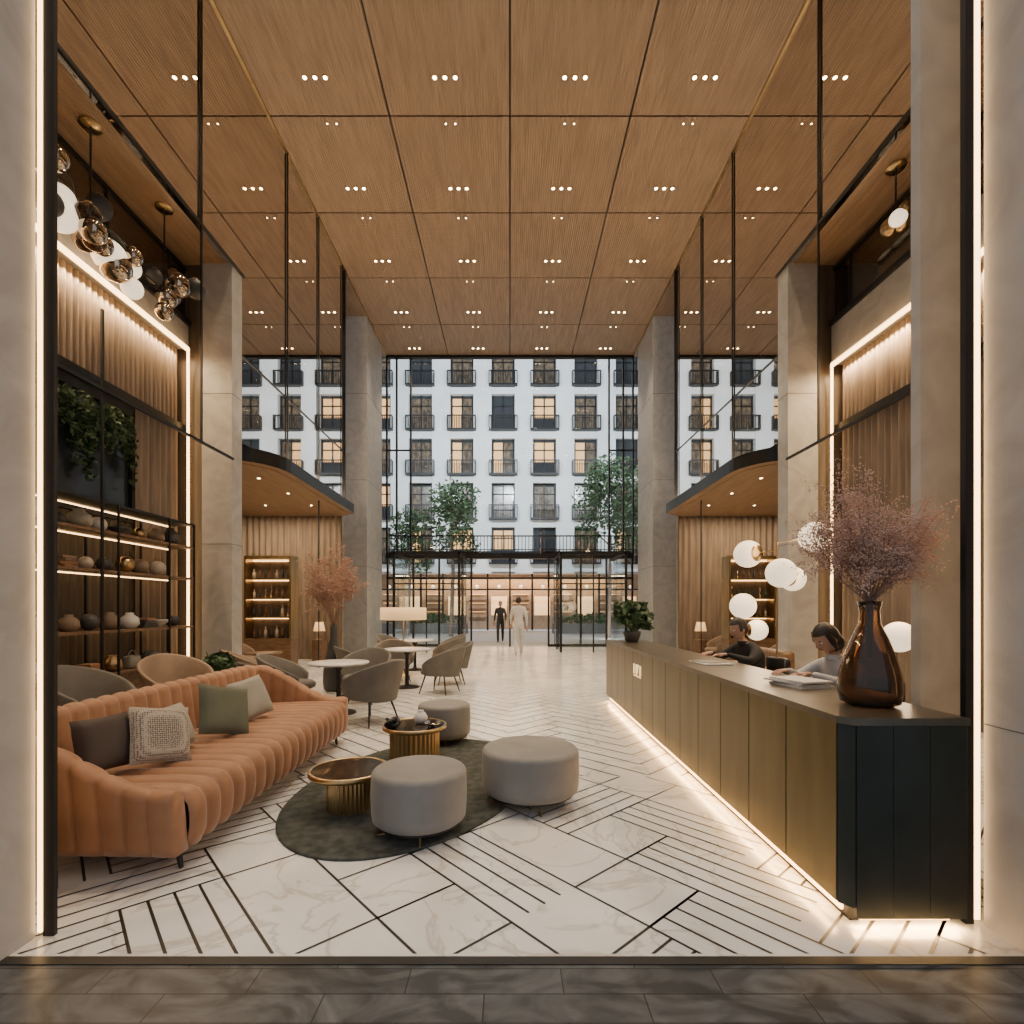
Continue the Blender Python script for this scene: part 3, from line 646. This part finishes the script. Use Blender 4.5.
def head(b,X,hair='short',skinm='skin'):
    def hf(x,y,z):
        if z<0: x*=1-.32*(-z)**1.4; y*= (1-.28*(-z)) if y<0 else (1-.06*(-z))
        if y>0: y+=.30*math.exp(-(x/.16)**2-((z+.16)/.20)**2); y-=.07*math.exp(-((abs(x)-.42)/.2)**2-((z-.02)/.14)**2)
        return x,y,z
    b.sph((0,0,0),(.076,.092,.115),skinm,32,X,hf)
    for s in (-1,1):
        b.sph((s*.031,.080,.002),(.012,.009,.007),'eyew',10,X); b.sph((s*.031,.087,.002),(.005,.004,.005),'hair',8,X)
        b.sph((s*.032,.086,.020),(.015,.004,.003),'hair',8,X); b.sph((s*.076,-.004,-.012),(.008,.018,.028),skinm,12,X)
    b.sph((0,.085,-.055),(.022,.007,.006),'lip',12,X)
    seg=28;n=14;vs=[];fs=[]
    for i in range(n+1):
        t=PI*i/n
        for j in range(seg):
            a=2*PI*j/seg; vs.append((math.sin(t)*math.cos(a)*.084,math.sin(t)*math.sin(a)*.101-.004,math.cos(t)*.124+.004))
    for i in range(n):
        for j in range(seg):
            k=(j+1)%seg; f=[i*seg+j,(i+1)*seg+j,(i+1)*seg+k,i*seg+k]; c=sum((Vector(vs[q]) for q in f),Vector())/4
            if c.y>.030 and c.z<.062: continue
            if c.y>-.02 and c.z<-.01: continue
            if c.z<(-.07 if hair=='short' else -.12): continue
            fs.append(f)
    b.add(vs,fs,'hair',True,X)
    if hair=='bob':
        b.sph((0,-.05,-.05),(.084,.058,.085),'hair',18,X)
        for s in (-1,1): b.tube([(s*.066,.03,.065),(s*.084,.022,0),(s*.080,.012,-.075)],[.018,.024,.012],'hair',10,X)
def hand(b,w,p,up,X,m='skin',side=1,curl=.5):
    w=Vector(w); d=Vector(p).normalized(); up=Vector(up).normalized(); sdv=d.cross(up).normalized()*side
    V,F=skin([(w-d*.01,(.024,.018)),(w+d*.045,(.034,.014)),(w+d*.085,(.034,.012))],[(0,1),(1,2)],1); b.add(V,F,m,True,X)
    for k,(o,l) in enumerate(((-.027,.070),(-.009,.078),(.009,.072),(.027,.056))):
        r0=w+d*.085+sdv*(-o); a=r0+d*l*.45-up*l*.12*curl; c=a+d*l*.3-up*l*.3*curl; e=c+d*l*.12-up*l*.3*curl
        b.tube([r0,a,c,e],[.0088,.0083,.0075,.0055],m,8,X)
    r0=w+d*.03+sdv*.026; b.tube([r0,r0+d*.03+sdv*.025-up*.006,r0+d*.058+sdv*.028-up*.014],[.011,.0095,.006],m,8,X)
def person(name,X,J,cols,hairst,headX,hands=True,dress=1.0):
    b=MB(name)
    names=['pelvis','waist','chest','neck','hb','shL','elL','wrL','shR','elR','wrR','hpL','knL','anL','toL','hpR','knR','anR','toR']
    R={'pelvis':(.135,.105),'waist':(.115,.088),'chest':(.145,.10),'neck':(.052,.052),'hb':(.050,.052),'sh':(.062,.062),'el':(.043,.043),'wr':(.026,.024),'hp':(.088,.090),'kn':(.060,.062),'an':(.042,.046),'to':(.036,.028)}
    nodes=[(J[n],tuple(q*(dress if n in('pelvis','waist','chest') or n[:2] in('sh','el','hp','kn','an') else 1) for q in R[n if n in R else n[:2]])) for n in names]
    ix={n:i for i,n in enumerate(names)}
    bones=[('pelvis','waist','top'),('waist','chest','top'),('chest','neck','top'),('neck','hb','skin')]
    for s in 'LR': bones+=[('chest','sh'+s,'top'),('sh'+s,'el'+s,'top'),('el'+s,'wr'+s,'top'),('pelvis','hp'+s,'leg'),('hp'+s,'kn'+s,'leg'),('kn'+s,'an'+s,'leg'),('an'+s,'to'+s,'shoe')]
    V,F=skin(nodes,[(ix[a],ix[c]) for a,c,_ in bones])
    groups={}
    P={n:Vector(J[n]) for n in names}
    for f in F:
        c=sum((V[i] for i in f),Vector())/len(f)
        best=min(bones,key=lambda q:segdist(c,P[q[0]],P[q[1]])-(.03 if q[0] in('pelvis','waist') else 0)); groups.setdefault(cols[best[2]],[]).append(f)
    for m,ff in groups.items():
        us=sorted({i for f in ff for i in f}); mp={u:i for i,u in enumerate(us)}; b.add([V[u] for u in us],[[mp[i] for i in f] for f in ff],m,True,X)
    b.lathe([(.062,-.02),(.060,.02)],tuple(P['neck']),cols['top'],20,X=X,cap=False)
    head(b,X@headX,hairst)
    if hands:
        for s,sg in (('L',-1),('R',1)):
            d=(P['wr'+s]-P['el'+s]); up=cols.get('up'+s,(0,1,0) if abs(d.normalized().z)>.7 else (0,0,1))
            hand(b,P['wr'+s]+d.normalized()*.005,cols.get('hd'+s,tuple(d)),up,X,side=sg,curl=.6)
    return b
J=dict(pelvis=(0,0,.97),waist=(0,.01,1.12),chest=(0,.02,1.36),neck=(0,.02,1.52),hb=(0,.03,1.58),
 shL=(-.18,.01,1.44),elL=(-.23,.08,1.16),wrL=(-.22,.22,.95),shR=(.18,.01,1.44),elR=(.24,-.07,1.16),wrR=(.25,-.03,.90),
 hpL=(-.09,0,.92),knL=(-.10,-.02,.50),anL=(-.10,-.26,.13),toL=(-.10,-.15,.04),hpR=(.09,0,.92),knR=(.10,.19,.51),anR=(.10,.26,.08),toR=(.10,.41,.035))
person('walking_man',T(.27,16.0,0,D(4),1.03),J,dict(top='wcloth',leg='wcloth',shoe='white',skin='skin'),'short',Matrix.Translation((0,.045,1.68)),dress=1.15).build()
person('standing_visitor',T(-.42,22.4,0,D(180),1.0),J,dict(top='suit',leg='suit',shoe='black',skin='skin'),'short',Matrix.Translation((0,.045,1.68)),dress=1.1).build()
JS=dict(pelvis=(0,0,.62),waist=(0,.02,.78),chest=(0,.09,.98),neck=(0,.15,1.12),hb=(0,.18,1.165),
 shL=(-.17,.10,1.05),elL=(-.25,.26,.94),wrL=(-.13,.46,1.012),shR=(.17,.10,1.05),elR=(.25,.26,.94),wrR=(.10,.47,1.012),
 hpL=(-.09,.02,.60),knL=(-.12,.34,.62),anL=(-.12,.32,.17),toL=(-.12,.42,.13),hpR=(.09,.02,.60),knR=(.12,.34,.62),anR=(.12,.32,.17),toR=(.12,.42,.13))
def stool(x,y):
    b=MB('reception_chair'); b.lathe([(0,.42),(.20,.42),(.22,.44),(.21,.48),(0,.49)],(x,y,0),'black',24); b.cyl((x,y,.05),.03,.38,'chrome',12)
    for k in range(5): a=k*2*PI/5; b.tube([(x,y,.08),(x+.25*math.cos(a),y+.25*math.sin(a),.03)],.018,'chrome',6)
    ph=[(x+.08+.22*math.cos(t),y+.22*math.sin(t)) for t in [(-60+120*i/10)*PI/180 for i in range(11)]]
    b.wall(ph,[.95]*11,.6,.05,'black'); b.tube([(x+.2,y,.46),(x+.30,y,.62)],.015,'chrome',6)
    b.b2(x-.45,x-.1,y-.2,y+.2,.06,.085,'chrome'); b.b2(x-.42,x-.4,y-.2,y-.18,0,.06,'chrome'); b.b2(x-.42,x-.4,y+.18,y+.2,0,.06,'chrome'); b.b2(x-.13,x-.11,y-.2,y-.18,0,.06,'chrome'); b.b2(x-.13,x-.11,y+.18,y+.2,0,.06,'chrome')
    b.build()
hx=Matrix.Translation((0,.215,1.265))@Matrix.Rotation(D(-28),4,'X')
person('receptionist_woman',T(2.66,4.0,0,D(100)),JS,dict(top='shirt',leg='suit',shoe='black',skin='skin',hdL=(.3,.8,-.05),hdR=(-.2,.9,-.05)),'bob',hx).build()
hx=Matrix.Translation((0,.215,1.275))@Matrix.Rotation(D(-14),4,'X')
person('receptionist_man',T(2.70,5.65,0,D(105)),JS,dict(top='suit',leg='suit',shoe='black',skin='skin',hdL=(.3,.8,-.05),hdR=(-.2,.9,-.05)),'short',hx,dress=1.1).build()
stool(2.70,4.0); stool(2.74,5.65)
b=MB('waiting_sofa'); b.b2(3.4,4.2,7.6,8.6,.15,.42,'walnut',.04); b.b2(4.05,4.25,7.6,8.6,.15,.85,'walnut',.05); b.b2(3.4,4.2,7.55,7.7,.15,.62,'walnut',.04); b.b2(3.4,4.2,8.5,8.65,.15,.62,'walnut',.04)
for xx in (3.45,4.15):
    for yy in (7.65,8.55): b.cyl((xx,yy,0),.02,.16,'black',10)
b.build()
# ------------------------------------------------------------------ lounge chairs and tables
def tub(x,y,rot,mat,sc_=1,leg='black',name='lounge_chair'):
    b=MB(name); X=T(x,y,0,rot,sc_)
    ph=[];hs=[];n=28
    for i in range(n+1):
        t=-118+236*i/n; a=D(t+270); ph.append((.33*math.cos(a),.33*math.sin(a)+.0)); q=abs(t)/118; hs.append(.84-.32*q**1.6)
    b.wall(ph,hs,[.30+.10*abs(2*i/n-1)**2 for i in range(n+1)],.045,mat,lean=.24,X=X)
    b.lathe([(0,.30),(.24,.31),(.31,.34),(.32,.39),(.28,.43),(0,.445)],(0,.02,0),mat,28,X=X)
    for sx in (-1,1):
        for sy in (-1,1): b.tube([(sx*.18,sy*.18,.33),(sx*.27,sy*.26,.0)],[.016,.010],leg,8,X)
    b.build()
def rtable(x,y,r,h=.73,top='white'):
    b=MB('round_table'); b.lathe([(0,h-.03),(r-.02,h-.03),(r,h-.015),(r,h),(0,h)],(x,y,0),top,40)
    b.lathe([(.24,0),(.24,.02),(.05,.05),(.035,.1),(.035,h-.12),(.10,h-.03)],(x,y,0),'black',24); b.build()
rtable(-2.44,7.3,.42); rtable(-1.95,9.7,.45); rtable(-2.3,12.4,.45)
for x,y,r in ((-3.2,7.5,-80),(-1.85,6.75,60),(-3.0,6.6,-40),(-2.35,8.2,170),(-1.25,9.1,70),(-2.65,9.15,-60),(-1.2,10.2,105),(-2.35,10.5,-160),(-1.5,12.0,70),(-2.9,12.9,-110),(-1.6,13.1,110)):
    tub(x,y,D(r),'greyf')
tub(-4.45,5.5,D(-95),'greyf',1.05,name='armchair'); tub(-4.35,6.75,D(-120),'tan',1.05,name='armchair'); tub(-4.2,8.4,D(-60),'tan',1.0,name='armchair')
b=MB('floor_lamp'); X,Y=-2.35,11.3; b.lathe([(.48,1.24),(.50,1.25),(.50,1.50),(.48,1.51),(.47,1.5),(.47,1.25)],(X,Y,0),'shade',40,cap=False); b.lathe([(0,1.49),(.47,1.49)],(X,Y,0),'shade',40,cap=False)
b.tube([(X,Y,.02),(X,Y,1.49)],.015,'brass'); b.lathe([(.18,0),(.18,.02),(.02,.03)],(X,Y,0),'brass',24); b.build()
point('floor_lamp_bulb',(X,Y,1.38),20)
M['pink']=pm('dried_foliage_rose',(.40,.25,.19),.9,var=.2,scale=20)
blossom('dried_blossom_tree',-3.2,9.3,0,2.2,1.3,2.15,(.52,.52,.60),50,7500,.011,'pot')
b=MB('potted_fern'); b.lathe([(0,0),(.14,0),(.19,.3),(.19,.42),(.17,.42),(.16,.36),(0,.36)],(-4.35,7.62,0),'pot',24); b.leaves(260,(-4.35,7.62,.62),(.26,.22,.24),.07,'leaf')
b.build()
# ------------------------------------------------------------------ shelving (left)
b=MB('display_shelf'); sx0,sx1=-5.55,-5.12
for y in (4.6,5.6,6.7,7.7,8.3):
    for X in (sx0,sx1): b.b2(X-.012,X+.012,y-.012,y+.012,0,2.85,'black')
for z in (.62,1.18,1.95,2.45,2.82):
    b.b2(sx0,sx1,4.6,8.3,z,z+.035,'walnut' if z!=2.82 else 'black')
    if z>.7 : b.b2(sx0+.03,sx0+.045,4.6,8.3,z-.014,z-.002,'led')
b.b2(sx0,sx1-.02,4.6,8.3,.05,.62,'walnut'); b.build()
b=MB('shelf_decor')
for z in (.655,1.215,1.985,2.485):
    y=4.75
    while y<8.1:
        k=random.randint(0,4); X=-5.32; sz=random.uniform(.10,.17)
        mt=random.choice(['cream','white','tan','pot','clight','brass'])
        if k==0: b.lathe([(0,0),(sz*.6,0),(sz,.5*sz),(sz*.9,1.2*sz),(sz*.4,1.6*sz),(sz*.45,1.8*sz),(0,1.75*sz)],(X,y,z),mt,20)
        elif k==1:
            for q in range(4): b.box((X,y,z+.02+q*.035),(.2,.24-.02*q,.03),random.choice(['cream','tan','pot','orange']),.003,(0,0,random.uniform(-.2,.2)))
        elif k==2: b.box((X,y,z+.09),(.12,.22,.18),mt,.03); b.tube([(X,y+.07*math.cos(t),z+.17+.08*math.sin(t)) for t in [PI*i/8 for i in range(9)]],.008,mt)
        elif k==3: b.lathe([(.03,0),(.03,.02),(sz,.09),(sz*1.05,.11),(sz*.9,.10),(0,.03)],(X,y,z),mt,20)
        else: b.sph((X,y,z+sz*.7),sz*.7,mt,16)
        y+=random.uniform(.28,.38)
b.build()
for s in (-1,1):
    c=MB('display_cabinet'); xa,xb_=s*5.35,s*6.5; Y=12.5
    c.b2(xa,xb_,Y,Y+.45,0,.75,'walnut'); c.b2(xa,xb_,Y+.4,Y+.45,.75,2.7,'flute')
    for X in (xa,xb_-s*.05): c.b2(X,X+s*.05,Y,Y+.45,.75,2.7,'brass')
    c.b2(xa,xb_,Y,Y+.45,2.7,2.78,'brass')
    for z in (1.25,1.72,2.2): c.b2(xa,xb_,Y+.02,Y+.4,z,z+.03,'brass'); c.b2(xa,xb_,Y+.36,Y+.375,z-.02,z-.005,'led')
    c.b2(xa,xb_,Y+.36,Y+.375,2.67,2.69,'led')
    for z in (.75,1.28,1.75,2.23):
        for k in range(7):
            X=xa+s*(.15+.14*k); r=random.uniform(.025,.04); h=random.uniform(.2,.32)
            c.lathe([(0,0),(r,0),(r,h*.6),(r*.35,h*.75),(r*.35,h),(0,h)],(X,Y+.2,z+.001),random.choice(['walnut','pot','cream','leaf','chrome']),12)
    c.build()
for x,y in ((-5.9,11.2),(-6.8,10.6),(-7.4,13.5),(6.0,11.3),(5.6,13.8)): tub(x,y,D(-90 if x<0 else 90),'tan',1.0,name='armchair')
rtable(-5.0,10.4,.35,.6,'walnut')
def chand(cx,cy,cz,n,mats,spr,r0):
    b=MB('glass_globe_chandelier'); b.lathe([(.12,0),(.12,-.03),(0,-.03)],(cx,cy,7.449),'brass',20)
    b.tube([(cx,cy,7.44),(cx,cy,cz)],.012,'black')
    for k in range(n):
        p=Vector((cx+random.uniform(-1,1)*spr[0],cy+random.uniform(-1,1)*spr[1],cz+random.uniform(-1,1)*spr[2])); r=random.uniform(.7,1.2)*r0
        b.tube([(cx,cy+(p.y-cy)*.3,cz),tuple((Vector((cx,cy,cz))+p)/2+Vector((0,0,.05))),tuple(p)],.010,'black',6)
        mt=mats[k%len(mats)]; b.sph(tuple(p),r,mt,20)
        b.lathe([(r*.35,r*.93),(r*.3,r*1.08),(0,r*1.1)],tuple(p),'brass',14)
    b.build()
chand(-5.16,6.3,6.35,15,['chrome','pot','chrome','globe','amber'],(.16,.7,.45),.17)
chand(-5.13,7.6,6.2,9,['chrome','chrome','pot','globe'],(.15,.55,.35),.15)
chand(5.2,6.9,6.75,5,['brass','globe','brass'],(.15,.25,.15),.10)
for s in (-1,1):
    for y,x in ((14.5,s*5.4),(14.6,s*7.2)):
        b=MB('table_lamp'); b.cyl((x,y,0),.2,.6,'walnut'); b.lathe([(.08,.6),(.08,.62),(.015,.64),(.015,.9),(.0,.9)],(x,y,0),'brass',16); b.lathe([(.16,.85),(.11,1.1),(.10,1.1),(.15,.85)],(x,y,0),'shade',20,cap=False); b.build()
for s in (-1,1): area('ceiling_fill_light',(s*4.6,12.2,4.55),.15,5,260,(1,.76,.48),(0,PI-s*D(-20),0))  # upward fill added to warm and brighten the wood ceiling, no fixture there
# ------------------------------------------------------------------ world and camera
w=bpy.data.worlds.new('dusk_sky'); sc.world=w; w.use_nodes=True
bg=w.node_tree.nodes['Background']; bg.inputs[0].default_value=(.80,.88,1.0,1); bg.inputs[1].default_value=.78
cam=bpy.data.cameras.new('camera'); co=bpy.data.objects.new('camera',cam); sc.collection.objects.link(co)
cam.sensor_width=36; cam.lens=18; cam.shift_x=.002; cam.shift_y=.09375; cam.clip_start=.05; cam.clip_end=200
co.location=(0,0,1.5); co.rotation_euler=(PI/2,0,0); sc.camera=co
